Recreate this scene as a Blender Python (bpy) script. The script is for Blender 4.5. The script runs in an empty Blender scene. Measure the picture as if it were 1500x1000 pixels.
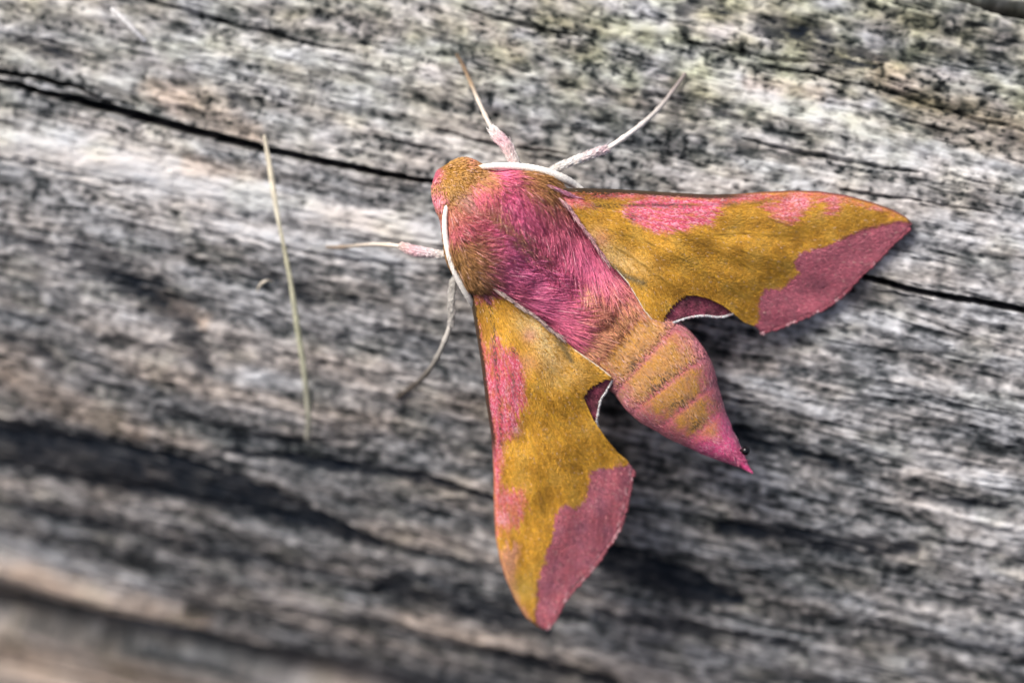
import bpy, math
import numpy as np
from mathutils import Matrix, Vector

# ------------------------------------------------------------------ units
# Everything is laid out in "u" (0.044 mm): x right, y up, z towards the lens,
# then turned into world metres.
K = 0.044e-3
D = 1500 * 100.0 / 36.0            # lens to focus plane, in u
TILT = math.radians(13.0)
AX = np.array([math.cos(TILT), -math.sin(TILT), 0.06]); AX /= np.linalg.norm(AX)   # log axis
PITCH = math.radians(42)
up0 = np.array([math.sin(TILT)*math.cos(PITCH), math.cos(TILT)*math.cos(PITCH), math.sin(PITCH)])
UP = up0 - AX*np.dot(up0, AX); UP /= np.linalg.norm(UP)
WY = np.cross(UP, AX)
ROT = np.stack([AX, WY, UP])       # world = ROT @ c
OFF = np.array([0, 0, 1.0])        # the log lies about a metre up
rng = np.random.default_rng(7)

def to_world(c):
    return (np.asarray(c, float) @ ROT.T) * K + OFF
def px3(px, py, z):
    px, py, z = np.broadcast_arrays(np.asarray(px, float), np.asarray(py, float), np.asarray(z, float))
    f = (D - z) / D
    return np.stack([(px-750)*f, (500-py)*f, z], -1)

# ------------------------------------------------------------------ camera, light, exposure
sc = bpy.context.scene
col = sc.collection
cam_d = bpy.data.cameras.new('camera'); cam = bpy.data.objects.new('camera', cam_d); col.objects.link(cam)
cam_d.lens = 100; cam_d.sensor_width = 36; cam_d.clip_start = 0.005; cam_d.clip_end = 50
m = Matrix([list(ROT[:, 0]), list(ROT[:, 1]), list(ROT[:, 2])])
m = Matrix([[ROT[i][j] for j in range(3)] for i in range(3)])
cam.matrix_world = Matrix.Translation(Vector(to_world([0, 0, D]))) @ m.to_4x4()
cam_d.dof.use_dof = True
cam_d.dof.focus_distance = (D - 34) * K
cam_d.dof.aperture_fstop = 12.8
cam_d.dof.aperture_blades = 0
sc.camera = cam

SUN_C = np.array([-0.46, 0.58, 0.67]); SUN_C /= np.linalg.norm(SUN_C)
SUN_W = ROT @ SUN_C
sun_d = bpy.data.lights.new('sun', 'SUN'); sun = bpy.data.objects.new('sun', sun_d); col.objects.link(sun)
sun_d.energy = 1.5; sun_d.angle = math.radians(24); sun_d.color = (1.0, 0.965, 0.93)
sun.rotation_euler = Vector(SUN_W).to_track_quat('Z', 'Y').to_euler()
w = bpy.data.worlds.new('World'); sc.world = w; w.use_nodes = True
nt = w.node_tree; bg = nt.nodes['Background']
sky = nt.nodes.new('ShaderNodeTexSky'); sky.sky_type = 'NISHITA'; sky.sun_disc = False
sky.sun_elevation = math.asin(SUN_W[2]); sky.sun_rotation = math.atan2(SUN_W[0], SUN_W[1])
sky.air_density = 0.6; sky.dust_density = 6.0; sky.ozone_density = 0.4
nt.links.new(sky.outputs[0], bg.inputs[0]); bg.inputs[1].default_value = 0.075
sc.view_settings.view_transform = 'Standard'; sc.view_settings.look = 'None'
sc.view_settings.exposure = 1.05; sc.view_settings.gamma = 1
sc.render.engine = 'CYCLES'
sc.cycles.use_denoising = True
sc.cycles.max_bounces = 6

# ------------------------------------------------------------------ helpers
def lin(c):
    c = np.asarray(c, float)/255.0
    return np.where(c <= .04045, c/12.92, ((c+.055)/1.055)**2.4)
def hash2(ix, iy, seed):
    h = (ix.astype(np.int64)*374761393 + iy.astype(np.int64)*668265263 + seed*974634541) & 0xffffffff
    h = ((h ^ (h >> 13)) * 1274126177) & 0xffffffff
    h = ((h ^ (h >> 16)) * 2246822519) & 0xffffffff
    return ((h ^ (h >> 15)) & 0xffffff) / float(0xffffff)
def noise(x, y, seed=0):                 # gradient noise, about -1..1
    x = np.asarray(x, float); y = np.asarray(y, float)
    ix = np.floor(x); iy = np.floor(y); fx = x-ix; fy = y-iy
    sx = fx*fx*fx*(fx*(fx*6-15)+10); sy = fy*fy*fy*(fy*(fy*6-15)+10)
    def g(dx, dy):
        a = hash2(ix+dx, iy+dy, seed)*2*math.pi
        return np.cos(a)*(fx-dx) + np.sin(a)*(fy-dy)
    n0 = g(0, 0)*(1-sx) + g(1, 0)*sx
    n1 = g(0, 1)*(1-sx) + g(1, 1)*sx
    return (n0*(1-sy) + n1*sy)*1.5
def fbm(x, y, seed=0, oc=3, gain=.5):
    s = 0; a = 1; t = 0
    for o in range(oc):
        s = s + a*noise(x*2**o, y*2**o, seed+o*17); t += a; a *= gain
    return s/t
def sstep(a, b, x):
    t = np.clip((x-a)/(b-a), 0, 1); return t*t*(3-2*t)
def mix(a, b, t):
    t = np.asarray(t)[..., None]; return a*(1-t) + b*t
def seg_dist(X, Y, pts, wid=None):
    """distance to a polyline, and the value of wid interpolated at the nearest point"""
    best = np.full(X.shape, 1e9); wv = np.zeros(X.shape)
    for i in range(len(pts)-1):
        ax, ay = pts[i][:2]; bx, by = pts[i+1][:2]
        dx, dy = bx-ax, by-ay
        t = np.clip(((X-ax)*dx+(Y-ay)*dy)/(dx*dx+dy*dy), 0, 1)
        d = np.hypot(X-ax-t*dx, Y-ay-t*dy)
        k = d < best
        best = np.where(k, d, best)
        if wid is not None: wv = np.where(k, wid[i]+(wid[i+1]-wid[i])*t, wv)
    return (best, wv) if wid is not None else best
def inside(X, Y, poly):
    r = np.zeros(X.shape, bool); n = len(poly)
    for i in range(n):
        x0, y0 = poly[i]; x1, y1 = poly[(i+1) % n]
        if y0 == y1: continue
        r ^= ((y0 > Y) != (y1 > Y)) & (X < (x1-x0)*(Y-y0)/(y1-y0)+x0)
    return r
def spline(pts, n):
    """Catmull-Rom through rows of pts, n samples"""
    p = np.asarray(pts, float); m_ = len(p)
    q = np.vstack([2*p[0]-p[1], p, 2*p[-1]-p[-2]])
    d = np.linalg.norm(np.diff(p[:, :2], axis=0), axis=1)+1e-6
    cum = np.concatenate([[0], np.cumsum(d)])
    s = np.linspace(0, cum[-1], n)
    i = np.clip(np.searchsorted(cum, s, 'right')-1, 0, m_-2)
    t = ((s-cum[i])/d[i])[:, None]
    a, b, c, e = q[i], q[i+1], q[i+2], q[i+3]
    return .5*((2*b)+(-a+c)*t+(2*a-5*b+4*c-e)*t*t+(-a+3*b-3*c+e)*t**3)
def tps(ctrl):
    """smooth surface z(x,y) through control points (thin plate)"""
    c = np.asarray(ctrl, float); n = len(c); s = 500.0
    P = c[:, :2]/s
    def ker(r2): return np.where(r2 > 1e-12, .5*r2*np.log(r2+1e-12), 0)
    A = np.zeros((n+3, n+3)); d2 = ((P[:, None]-P[None])**2).sum(-1)
    A[:n, :n] = ker(d2)+np.eye(n)*1e-4; A[:n, n] = 1; A[:n, n+1:] = P; A[n, :n] = 1; A[n+1:, :n] = P.T
    sol = np.linalg.solve(A, np.concatenate([c[:, 2], [0, 0, 0]]))
    def f(x, y):
        x = np.asarray(x, float)/s; y = np.asarray(y, float)/s
        z = sol[n]+sol[n+1]*x+sol[n+2]*y
        for k in range(n): z = z+sol[k]*ker((x-P[k, 0])**2+(y-P[k, 1])**2)
        return z
    return f

def build(name, verts_c, faces, mat, parent=None, cols=None, attrs=None, smooth=True, origin_c=None, world=False):
    """one mesh object from layout coordinates; faces is an (n,3) or (n,4) array"""
    v = verts_c if world else to_world(verts_c)
    o_w = np.zeros(3)
    if parent is not None: o_w = np.array(parent['_o'])
    elif origin_c is not None: o_w = to_world(origin_c)
    me = bpy.data.meshes.new(name)
    v = (v-o_w).astype(np.float32)
    faces = np.asarray(faces, np.int32); k = faces.shape[1]
    me.vertices.add(len(v)); me.vertices.foreach_set('co', v.ravel())
    me.loops.add(faces.size); me.loops.foreach_set('vertex_index', faces.ravel())
    me.polygons.add(len(faces)); me.polygons.foreach_set('loop_start', np.arange(0, faces.size, k, dtype=np.int32))
    me.update(calc_edges=True)
    if smooth: me.polygons.foreach_set('use_smooth', np.ones(len(faces), bool))
    if cols is not None:
        a = me.color_attributes.new('pigment', 'FLOAT_COLOR', 'POINT')
        c4 = np.ones((len(v), 4), np.float32); c4[:, :3] = np.clip(cols, 0, 1); a.data.foreach_set('color', c4.ravel())
    for nme, arr in (attrs or {}).items():
        a = me.attributes.new(nme, 'FLOAT', 'POINT'); a.data.foreach_set('value', np.asarray(arr, np.float32).ravel())
    me.materials.append(mat)
    o = bpy.data.objects.new(name, me); col.objects.link(o)
    if parent is not None:
        o.parent = parent
    else:
        o.location = Vector(o_w)
    o['_o'] = [float(x) for x in o_w]
    return o
def grid_faces(n, m_, close=False, off=0):
    """quads of an n x m grid (index i*m+j); close wraps j"""
    i = np.arange(n-1)[:, None]; j = np.arange(m_ if close else m_-1)[None]
    j2 = (j+1) % m_
    return (np.stack(np.broadcast_arrays(i*m_+j, (i+1)*m_+j, (i+1)*m_+j2, i*m_+j2), -1)).reshape(-1, 4)+off

# ------------------------------------------------------------------ materials
def new_mat(name):
    mt = bpy.data.materials.new(name); mt.use_nodes = True
    n = mt.node_tree.nodes; l = mt.node_tree.links
    return mt, n, l, n['Principled BSDF']
def pigment_mat(name, rough=.6, scale=9000, amount=.35, sheen=0.0, bump=.0, spec=.3, trans=0.0):
    """pigment stored on the mesh, broken up by fine procedural grain"""
    mt, n, l, b = new_mat(name)
    at = n.new('ShaderNodeAttribute'); at.attribute_name = 'pigment'
    tc = n.new('ShaderNodeTexCoord')
    nz = n.new('ShaderNodeTexNoise'); nz.inputs['Scale'].default_value = scale; nz.inputs['Detail'].default_value = 3
    l.new(tc.outputs['Object'], nz.inputs['Vector'])
    mr = n.new('ShaderNodeMapRange'); mr.inputs[1].default_value = .3; mr.inputs[2].default_value = .7
    mr.inputs[3].default_value = 1-amount; mr.inputs[4].default_value = 1+amount
    l.new(nz.outputs['Fac'], mr.inputs[0])
    vm = n.new('ShaderNodeVectorMath'); vm.operation = 'SCALE'
    l.new(at.outputs['Color'], vm.inputs[0]); l.new(mr.outputs[0], vm.inputs['Scale'])
    l.new(vm.outputs[0], b.inputs['Base Color'])
    b.inputs['Roughness'].default_value = rough
    b.inputs['Specular IOR Level'].default_value = spec
    if sheen: b.inputs['Sheen Weight'].default_value = sheen; b.inputs['Sheen Roughness'].default_value = .4
    if bump:
        bp = n.new('ShaderNodeBump'); bp.inputs['Strength'].default_value = bump; bp.inputs['Distance'].default_value = 2*K
        l.new(nz.outputs['Fac'], bp.inputs['Height']); l.new(bp.outputs[0], b.inputs['Normal'])
    return mt

M_wing = pigment_mat('wing_membrane', .62, 9000, .16, .10, .12)
M_hair = pigment_mat('moth_hair', .5, 5000, .18, .0, 0, .35)
M_body = pigment_mat('moth_body', .65, 8000, .3, .1, .4)
M_leg = pigment_mat('moth_leg', .55, 12000, .2, .1, .2)
M_straw = pigment_mat('dry_straw', .6, 6000, .25, 0, .3)

# wood: silvered fibre over dark rot, algae and fresh tan timber; masks come with the mesh, some shade painted in
M_wood, n, l, b = new_mat('weathered_wood')
def attr(nm):
    a = n.new('ShaderNodeAttribute'); a.attribute_name = nm; return a.outputs['Fac']
tc = n.new('ShaderNodeTexCoord')
mp = n.new('ShaderNodeMapping'); mp.inputs['Scale'].default_value = (1, 3, 3); l.new(tc.outputs['Object'], mp.inputs[0])
fz = n.new('ShaderNodeTexNoise'); fz.inputs['Scale'].default_value = 700; fz.inputs['Detail'].default_value = 5; fz.inputs['Roughness'].default_value = .65
l.new(mp.outputs[0], fz.inputs['Vector'])
ad = n.new('ShaderNodeMath'); ad.operation = 'MULTIPLY_ADD'; l.new(fz.outputs['Fac'], ad.inputs[0]); ad.inputs[1].default_value = .24
l.new(attr('bleach_shade'), ad.inputs[2])
cr = n.new('ShaderNodeValToRGB'); l.new(ad.outputs[0], cr.inputs[0])
e = cr.color_ramp.elements
e[0].position = .16; e[0].color = (.010, .012, .014, 1)
e[1].position = 1.10; e[1].color = (.62, .62, .625, 1)
for p_, c_ in ((.36, (.046, .052, .056, 1)), (.56, (.160, .163, .168, 1)), (.76, (.345, .345, .35, 1)), (.92, (.48, .48, .485, 1))):
    q_ = e.new(p_); q_.color = c_
cur = cr.outputs[0]
def tint(cur, fac, colr, mode='MULTIPLY'):
    mx = n.new('ShaderNodeMix'); mx.data_type = 'RGBA'; mx.blend_type = mode
    l.new(fac, mx.inputs[0]); l.new(cur, mx.inputs[6]); mx.inputs[7].default_value = colr
    return mx.outputs[2]
hz = n.new('ShaderNodeTexNoise'); hz.inputs['Scale'].default_value = 170; hz.inputs['Detail'].default_value = 3; l.new(mp.outputs[0], hz.inputs['Vector'])
hr = n.new('ShaderNodeValToRGB'); l.new(hz.outputs['Fac'], hr.inputs[0])
hr.color_ramp.elements[0].position = .36; hr.color_ramp.elements[0].color = (.93, .965, 1.0, 1)
hr.color_ramp.elements[1].position = .66; hr.color_ramp.elements[1].color = (1.0, .95, .90, 1)
hm = n.new('ShaderNodeMix'); hm.data_type = 'RGBA'; hm.blend_type = 'MULTIPLY'; hm.inputs[0].default_value = 1
l.new(cur, hm.inputs[6]); l.new(hr.outputs[0], hm.inputs[7]); cur = hm.outputs[2]
cur = tint(cur, attr('tan'), (1.0, .83, .69, 1))
cur = tint(cur, attr('algae'), (.88, .90, .66, 1))
cur = tint(cur, attr('rot'), (.006, .010, .017, 1), 'MIX')
l.new(cur, b.inputs['Base Color'])
b.inputs['Roughness'].default_value = .85; b.inputs['Specular IOR Level'].default_value = .10
bp = n.new('ShaderNodeBump'); bp.inputs['Strength'].default_value = .25; bp.inputs['Distance'].default_value = 4*K
l.new(fz.outputs['Fac'], bp.inputs['Height']); l.new(bp.outputs[0], b.inputs['Normal'])

M_bead, n, l, b = new_mat('black_gloss')
b.inputs['Base Color'].default_value = (.006, .006, .007, 1); b.inputs['Roughness'].default_value = .08
nz = n.new('ShaderNodeTexNoise'); nz.inputs['Scale'].default_value = 4000
mr = n.new('ShaderNodeMapRange'); mr.inputs[3].default_value = .05; mr.inputs[4].default_value = .16
l.new(nz.outputs['Fac'], mr.inputs[0]); l.new(mr.outputs[0], b.inputs['Roughness'])

# ------------------------------------------------------------------ the log
RAD = 1300.0
QP = np.array([-math.sin(TILT), -math.cos(TILT), 0.0])      # across the grain, downhill in the picture
QP = QP - AX*np.dot(QP, AX); QP /= np.linalg.norm(QP)
NN = np.cross(QP, AX); NN = NN if NN[2] > 0 else -NN          # towards the lens
APEX = px3(750, 150, -100)
CEN = APEX - NN*RAD
def cyl(t, th, h=0):
    t, th, h = np.broadcast_arrays(t, th, h)
    r = RAD+h
    return CEN + t[..., None]*AX + (np.sin(th)*r)[..., None]*QP + (np.cos(th)*r)[..., None]*NN
def project(c):
    f = D/(D-c[..., 2]); return 750+c[..., 0]*f, 500-c[..., 1]*f
def wood_hit(px, py, lift=0.0):
    """the point of the bare log seen at a place in the picture"""
    o = np.array([0, 0, D]); d = px3(px, py, 0.0)-o; d /= np.linalg.norm(d)
    oc = o-CEN; dp = d-AX*np.dot(d, AX); op = oc-AX*np.dot(oc, AX)
    A = dp@dp; B = 2*dp@op; C = op@op-(RAD+lift)**2
    return o+d*(-B-math.sqrt(max(B*B-4*A*C, 0)))/(2*A)

def graded(lo, hi, step, ends, ncoarse):
    a = np.arange(lo, hi, step)
    s = np.linspace(0, 1, ncoarse+1)[1:]**1.6
    return np.concatenate([(lo+(ends[0]-lo)*s)[::-1], a, a[-1]+(ends[1]-a[-1])*s])
T = graded(-980, 980, 3.0, (-2600, 2600), 26)
TH = graded(-.31, 1.04, 1.85/RAD, (-math.pi, math.pi), 40)
tt, th = np.meshgrid(T, TH, indexing='ij')
X, Y = project(cyl(tt, th))
q = th*RAD
# grain bends gently
q1 = q + 14*noise(tt/420, q/260, 3) + 4*noise(tt/110, q/60, 4)
fibA = fbm(tt/95, q1/18, 11, 3, .55)
fibB = fbm(tt/36, q1/9.5, 21, 2, .5)
blob = fbm(tt/27, q1/19, 31, 3, .6)
spk = fbm(tt/15, q1/10, 36, 2, .6)
wide = fbm(tt/380, q1/62, 41, 2)
fibL = fbm(tt/430, q1/8, 45, 2, .6)
lane = noise(tt/700, q1/38, 51)
lip = sstep(-34, -8, Y-(892+(X-60)*.222))
blob = blob*(1-.85*lip); spk = spk*(1-.8*lip); fibB = fibB*(1-.8*lip); fibA = fibA*(1-lip)+lip*fbm(tt/260, q1/16, 13, 2)
# hairline checks along the grain, broken into lengths
chk = np.abs(noise(tt/620, q1/22, 61)); chk2 = np.abs(noise(tt/420, q1/12, 71))
checks = np.clip(1-chk/.05, 0, 1)*sstep(-.05, .3, noise(tt/150, q1/40, 62)) \
       + .7*np.clip(1-chk2/.06, 0, 1)*sstep(.05, .4, noise(tt/110, q1/30, 72))
checks = np.clip(checks, 0, 1)
def wob(s, f, sd): return s*noise(tt/f, q/f*1.6, sd)
Xw = X + wob(5, 40, 81) + wob(3, 14, 83); Yw = Y + wob(4, 40, 82) + wob(2, 15, 84)
def lines(specs, XX=None, YY=None):
    XX = Xw if XX is None else XX; YY = Yw if YY is None else YY
    r = np.zeros(X.shape)
    for pts, wid, stg in specs:
        d, ww = seg_dist(XX, YY, pts, wid)
        r = np.maximum(r, stg*np.clip(1-(d/np.maximum(ww, .1))**2, 0, 1))
    return r
vis = (X > -120) & (X < 1620) & (Y > -120) & (Y < 1150)
Xs = X + wob(3, 60, 85); Ys = Y + wob(2.5, 45, 86) + wob(1.2, 12, 87)
split = lines([
    ([(-900, -90), (-60, 105), (0, 119), (60, 134), (130, 152), (200, 170), (300, 197), (400, 222), (500, 243), (580, 258), (650, 268), (800, 300), (1000, 345), (1255, 403), (1350, 428), (1430, 442), (1510, 457), (2200, 600)],
     [4, 4, 4, 5, 7, 8, 7, 6, 5, 4.6, 4.2, 4, 4, 4.6, 5.2, 5, 5, 5], 1),
    ([(-60, 90), (0, 104), (60, 114), (110, 128), (160, 150)], [4, 4, 4, 3, 1], .9),
    ([(1380, -8), (1430, 2), (1500, 16), (1600, 34)], [4, 8, 13, 15], .9),
], Xs, Ys)
fine = lines([
    ([(200, -5), (260, 12), (330, 33), (420, 55), (520, 78)], [3, 4, 4, 4, 2], .8),
    ([(680, 12), (760, 36), (850, 54)], [2, 4, 2], .9),
    ([(1090, 203), (1160, 220), (1240, 236), (1345, 252)], [2, 4, 4.5, 2], .95),
    ([(1230, 280), (1330, 292), (1460, 312)], [2, 3, 2], .7),
    ([(640, 190), (740, 215), (830, 226)], [2, 3, 2], .6), ([(1010, 60), (1120, 85), (1230, 95)], [2, 4, 2], .7),
    ([(0, 232), (80, 252), (190, 270)], [3, 4, 2], .6), ([(1130, 95), (1290, 130), (1400, 165), (1500, 190)], [2, 3, 3.5, 3], .7),
    ([(300, 335), (420, 365), (600, 395)], [2, 4, 2], .5), ([(1300, 170), (1400, 195)], [2, 2.5], .5),
], Xs, Ys)
ledge = lines([([(-500, 760), (-60, 868), (60, 892), (170, 914), (300, 938), (400, 962), (520, 992), (700, 1035), (1100, 1130), (1700, 1260)], [18, 18, 16, 20, 16, 18, 22, 22, 22, 22], 1)], Xs, Ys)
# rot stains with ragged outlines of their own, plus some painted wing shadow
rot_n = fbm(tt/34, q1/11, 91, 3, .65)
rot = lines([
    ([(-300, 570), (-40, 640), (60, 660), (160, 686), (280, 708), (380, 734), (480, 770), (560, 800)], [48, 50, 52, 50, 44, 36, 22, 8], 1.35),
    ([(40, 745), (200, 790), (340, 822), (500, 845)], [16, 22, 24, 14], .62),
    ([(330, 662), (480, 684), (620, 702), (760, 740)], [8, 14, 14, 8], .95),
    ([(840, 800), (940, 835), (1030, 868), (1080, 880)], [34, 44, 36, 14], 1.0),  # partly the lower wing's cast shadow, painted in with the rot
    ([(1060, 775), (1150, 782), (1250, 800), (1340, 806)], [18, 28, 30, 14], .9),
    ([(560, 858), (680, 890), (800, 930)], [22, 30, 22], .85), ([(880, 900), (1000, 920), (1180, 950)], [12, 22, 12], .8),
    ([(120, 372), (200, 415), (270, 470), (300, 540)], [34, 44, 42, 26], .80), ([(380, 400), (440, 430), (520, 442)], [16, 24, 14], .62),
    ([(-20, 345), (60, 365), (140, 400)], [20, 26, 14], .7), ([(20, 500), (90, 535)], [24, 20], .66),
    ([(20, 62), (70, 72), (110, 88)], [20, 26, 14], .72), ([(330, 130), (370, 160)], [16, 14], .7),
    ([(1120, 40), (1185, 55), (1250, 85), (1300, 90)], [18, 28, 24, 10], .9), ([(1000, 15), (1060, 10)], [18, 16], .8),
    ([(1040, 150), (1090, 185)], [12, 12], .6), ([(900, 130), (990, 145)], [8, 10], .5), ([(1370, 72), (1440, 95)], [12, 10], .6),
    ([(1080, 640), (1160, 660), (1260, 700)], [26, 30, 14], .72), ([(1040, 560), (1100, 590)], [26, 26], .6), ([(1340, 730), (1480, 745)], [12, 16], .72),
    ([(560, 480), (620, 500), (690, 520)], [18, 24, 18], .62), ([(300, 640), (440, 650), (560, 640)], [10, 14, 10], .6), ([(230, 600), (330, 630)], [10, 12], .6),
    ([(740, 960), (900, 1000)], [24, 24], .8),
])
silver = lines([
    ([(-40, 205), (60, 215), (160, 240), (300, 270), (450, 305), (620, 345)], [36, 46, 46, 42, 36, 20], .40),
    ([(330, 330), (430, 352), (560, 385), (640, 392)], [20, 26, 22, 8], .40),
    ([(270, 520), (350, 545), (440, 560)], [14, 20, 10], .30), ([(360, 600), (450, 612)], [12, 12], .22),
    ([(1350, 735), (1420, 770), (1520, 790)], [10, 22, 26], .32), ([(1330, 690), (1480, 698)], [12, 14], .30),
    ([(1010, 690), (1060, 698), (1190, 710)], [10, 14, 10], .24), ([(-40, 800), (60, 835), (160, 858), (260, 890)], [44, 46, 36, 16], .46), ([(-60, 965), (100, 990), (300, 1040)], [60, 60, 50], .55),
    ([(400, 870), (470, 890)], [16, 14], .22), ([(1020, 100), (1130, 150), (1240, 165), (1260, 200)], [24, 26, 20, 10], .24),
    ([(860, 200), (1000, 250), (1180, 262)], [18, 22, 14], .16), ([(1220, 220), (1380, 240), (1500, 240)], [18, 26, 20], .2), ([(900, 40), (980, 50)], [14, 16], .26),
    ([(1230, 450), (1300, 470), (1380, 470)], [16, 20, 12], .22), ([(590, 190), (700, 205)], [16, 14], .12), ([(1300, 960), (1420, 965)], [18, 18], .16),
    ([(120, 430), (200, 470)], [10, 10], .2), ([(200, 505), (300, 540)], [10, 16], .16),
])
tan = lines([
    ([(-60, 850), (60, 860), (180, 885), (300, 910)], [40, 40, 34, 20], .75), ([(-60, 960), (100, 985), (320, 1040), (700, 1120)], [90, 80, 80, 60], 1),
    ([(220, 130), (300, 160), (370, 200)], [24, 40, 26], .75), ([(280, 240), (380, 255)], [18, 18], .6),
    ([(1290, 110), (1380, 165), (1500, 200)], [30, 44, 50], .8), ([(1100, 120), (1200, 140)], [16, 14], .5), ([(240, 440), (300, 470)], [22, 16], .7),
    ([(0, 530), (60, 580), (200, 640)], [34, 34, 24], .5), ([(820, 120), (940, 150)], [24, 16], .35), ([(1040, 520), (1130, 540)], [24, 18], .5),
    ([(1100, 850), (1200, 900)], [24, 24], .3), ([(600, 900), (800, 980), (1000, 1000)], [30, 40, 40], .35), ([(700, 30), (760, 80)], [20, 18], .35),
])
tone = (.575 + .24*fibA + .15*fibB + .34*blob + .22*spk + .22*wide + .12*lane + .13*fibL)
tone = tone + .8*silver + .05*sstep(300, 0, Y) - .10*sstep(330, 760, Y+.12*(750-X))  # lighter top, darker lower half: shading of the round log painted into tone
green_zone = sstep(330, 40, Y)*(.35+.65*sstep(200, 1100, X))
alg = np.clip(green_zone*(.55+1.1*fbm(tt/60, q/40, 101, 2)) + .18*sstep(.15, .5, noise(tt/80, q/50, 105)), 0, 1)
tone = tone - .30*green_zone*sstep(.05, .45, fbm(tt/42, q1/17, 111, 3, .6))
rot_shade = sstep(.16, .56, rot*(.68+.62*(rot_n*1.2+.15)))*np.clip(rot*1.1, 0, 1)
pits = sstep(.20, .55, fbm(tt/32, q1/9, 121, 3, .6))
tone = tone - .16*pits - .28*np.clip(fine, 0, 1) - .22*checks
dots = sstep(.16, .42, fbm(tt/13, q1/10, 131, 2, .6)+.25*noise(tt/70, q/50, 133))
lich = sstep(420, 200, Y)*.9*sstep(-.25, .25, noise(tt/160, q/90, 135)+.1)+.25
tone = tone - .30*dots*np.clip(lich, 0, 1)*(1-.75*np.clip(silver*3, 0, 1))
tone = .51+(tone-.51)*(1.15+.16*sstep(420, 200, Y)*sstep(500, 1000, X)) - .06*sstep(300, 120, Y)*sstep(700, 1000, X)
bleach_shade = tone  # weathering tone plus the painted top-to-bottom shading
h = 2*fibL + 3.5*fibA + 1.2*fibB + 2.5*blob + 1*spk + 7*wide + 6*lane - 4*pits - 7*checks - 14*fine - 8*np.clip(rot_shade, 0, 1)
h = h - 75*np.clip(split*1.4, 0, 1)
# lower lip: the timber steps back in a deep seam and bulges again below it
pp = -((X-750)*-math.sin(TILT) + (Y-150)*math.cos(TILT))
below = np.clip((Y - (880 + (X-60)*.222))/260, 0, 1)
h = h - 110*np.clip(ledge*1.25, 0, 1) + 270*below*sstep(1.7, 1.15, th)
edge = np.clip(np.minimum(sstep(-980, -1200, tt)+sstep(980, 1200, tt), 1), 0, 1)
rot_shade = rot_shade*(1-sstep(420, 300, Y)*(1-sstep(-.38, .10, rot_n+.45*blob)))*(.94+.25*noise(tt/60, q1/22, 141))
rot_shade = np.clip(rot_shade + .8*np.clip(split*1.5, 0, 1), 0, .93)
V = cyl(tt, th, h)
nT, nH = V.shape[:2]
Vf = V[:, :-1].reshape(-1, 3); nHc = nH-1
F = grid_faces(nT, nHc, close=True)[:, ::-1]
# end caps (centre vertices, as degenerate-free quads pairs)
c0, c1 = len(Vf), len(Vf)+1
Vf = np.vstack([Vf, CEN+AX*T[0], CEN+AX*T[-1]])
j = np.arange(0, nHc-2, 2)
cap0 = np.stack([np.full(len(j), c0), j, j+1, j+2], -1)
base = (nT-1)*nHc
cap1 = np.stack([np.full(len(j), c1), base+j+2, base+j+1, base+j], -1)
F = np.vstack([F, cap0, cap1])
def fl(a): return np.concatenate([a[:, :-1].ravel(), [.3, .3]])
log = build('log', Vf, F, M_wood, attrs={'bleach_shade': fl(bleach_shade), 'tan': fl(np.clip(tan+.42*sstep(380, 560, Y)*sstep(1250, 500, X)*sstep(-.3, .3, wide+.3*lane), 0, 1)), 'algae': fl(alg), 'rot': fl(rot_shade)}, origin_c=CEN-UP*RAD)
log['kind'] = 'structure'
log['label'] = 'weathered silver grey log with a long split, dark rot and green algae'

# ------------------------------------------------------------------ hair and tubes
def hairs(name, root, dirn, nrm, length, width, colr, mat, parent, lift=.25, droop=.5, bend=0.1, tipcol=None, seed=1, grey=.24):
    """tapered three-sided hairs; nrm is the surface normal at the root"""
    r = np.random.default_rng(seed); N = len(root)
    dirn = dirn/np.linalg.norm(dirn, axis=1)[:, None]
    side = np.cross(dirn, nrm); side /= np.linalg.norm(side, axis=1)[:, None]+1e-9
    L = length[:, None]; wv = width[:, None]
    kink = r.normal(0, bend, (N, 1))
    lf = (lift*(1+.5*r.normal(0, 1, (N, 1))))
    S = [0, .35, .7, 1]; wd = [1, .95, .65, 0]
    vs = []; cs = []
    for s, ws in zip(S, wd):
        p = root + dirn*L*s + nrm*L*(lf*s-droop*lf.mean()*s*s*1.6) + side*L*kink*s*s
        c = colr*(.88+.2*s) if tipcol is None else colr*(1-s)+tipcol*s
        if ws == 0:
            vs.append(p[:, None]); cs.append(c[:, None])
        else:
            a = wv*ws*.5
            vs.append(np.stack([p+side*a, p-side*a, p+nrm*a*1.2], 1)); cs.append(np.repeat(c[:, None], 3, 1))
    Vv = np.concatenate(vs, 1); Cc = np.concatenate(cs, 1)
    Cc = np.clip((Cc*(1-grey)+grey*Cc.mean(-1, keepdims=True))*1.2, .004, .92)
    f = []
    for k in range(2):
        for a in range(3):
            b_ = (a+1) % 3; p0 = 3*k
            f += [(p0+a, p0+b_, p0+3+b_), (p0+a, p0+3+b_, p0+3+a)]
    for a in range(3): f.append((6+a, 6+(a+1) % 3, 9))
    f = np.array(f)
    FF = (f[None]+(np.arange(N)*10)[:, None, None]).reshape(-1, 3)
    o = build(name, Vv.reshape(-1, 3), FF, mat, parent, cols=Cc.reshape(-1, 3))
    o['kind'] = 'stuff'
    return o
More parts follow.
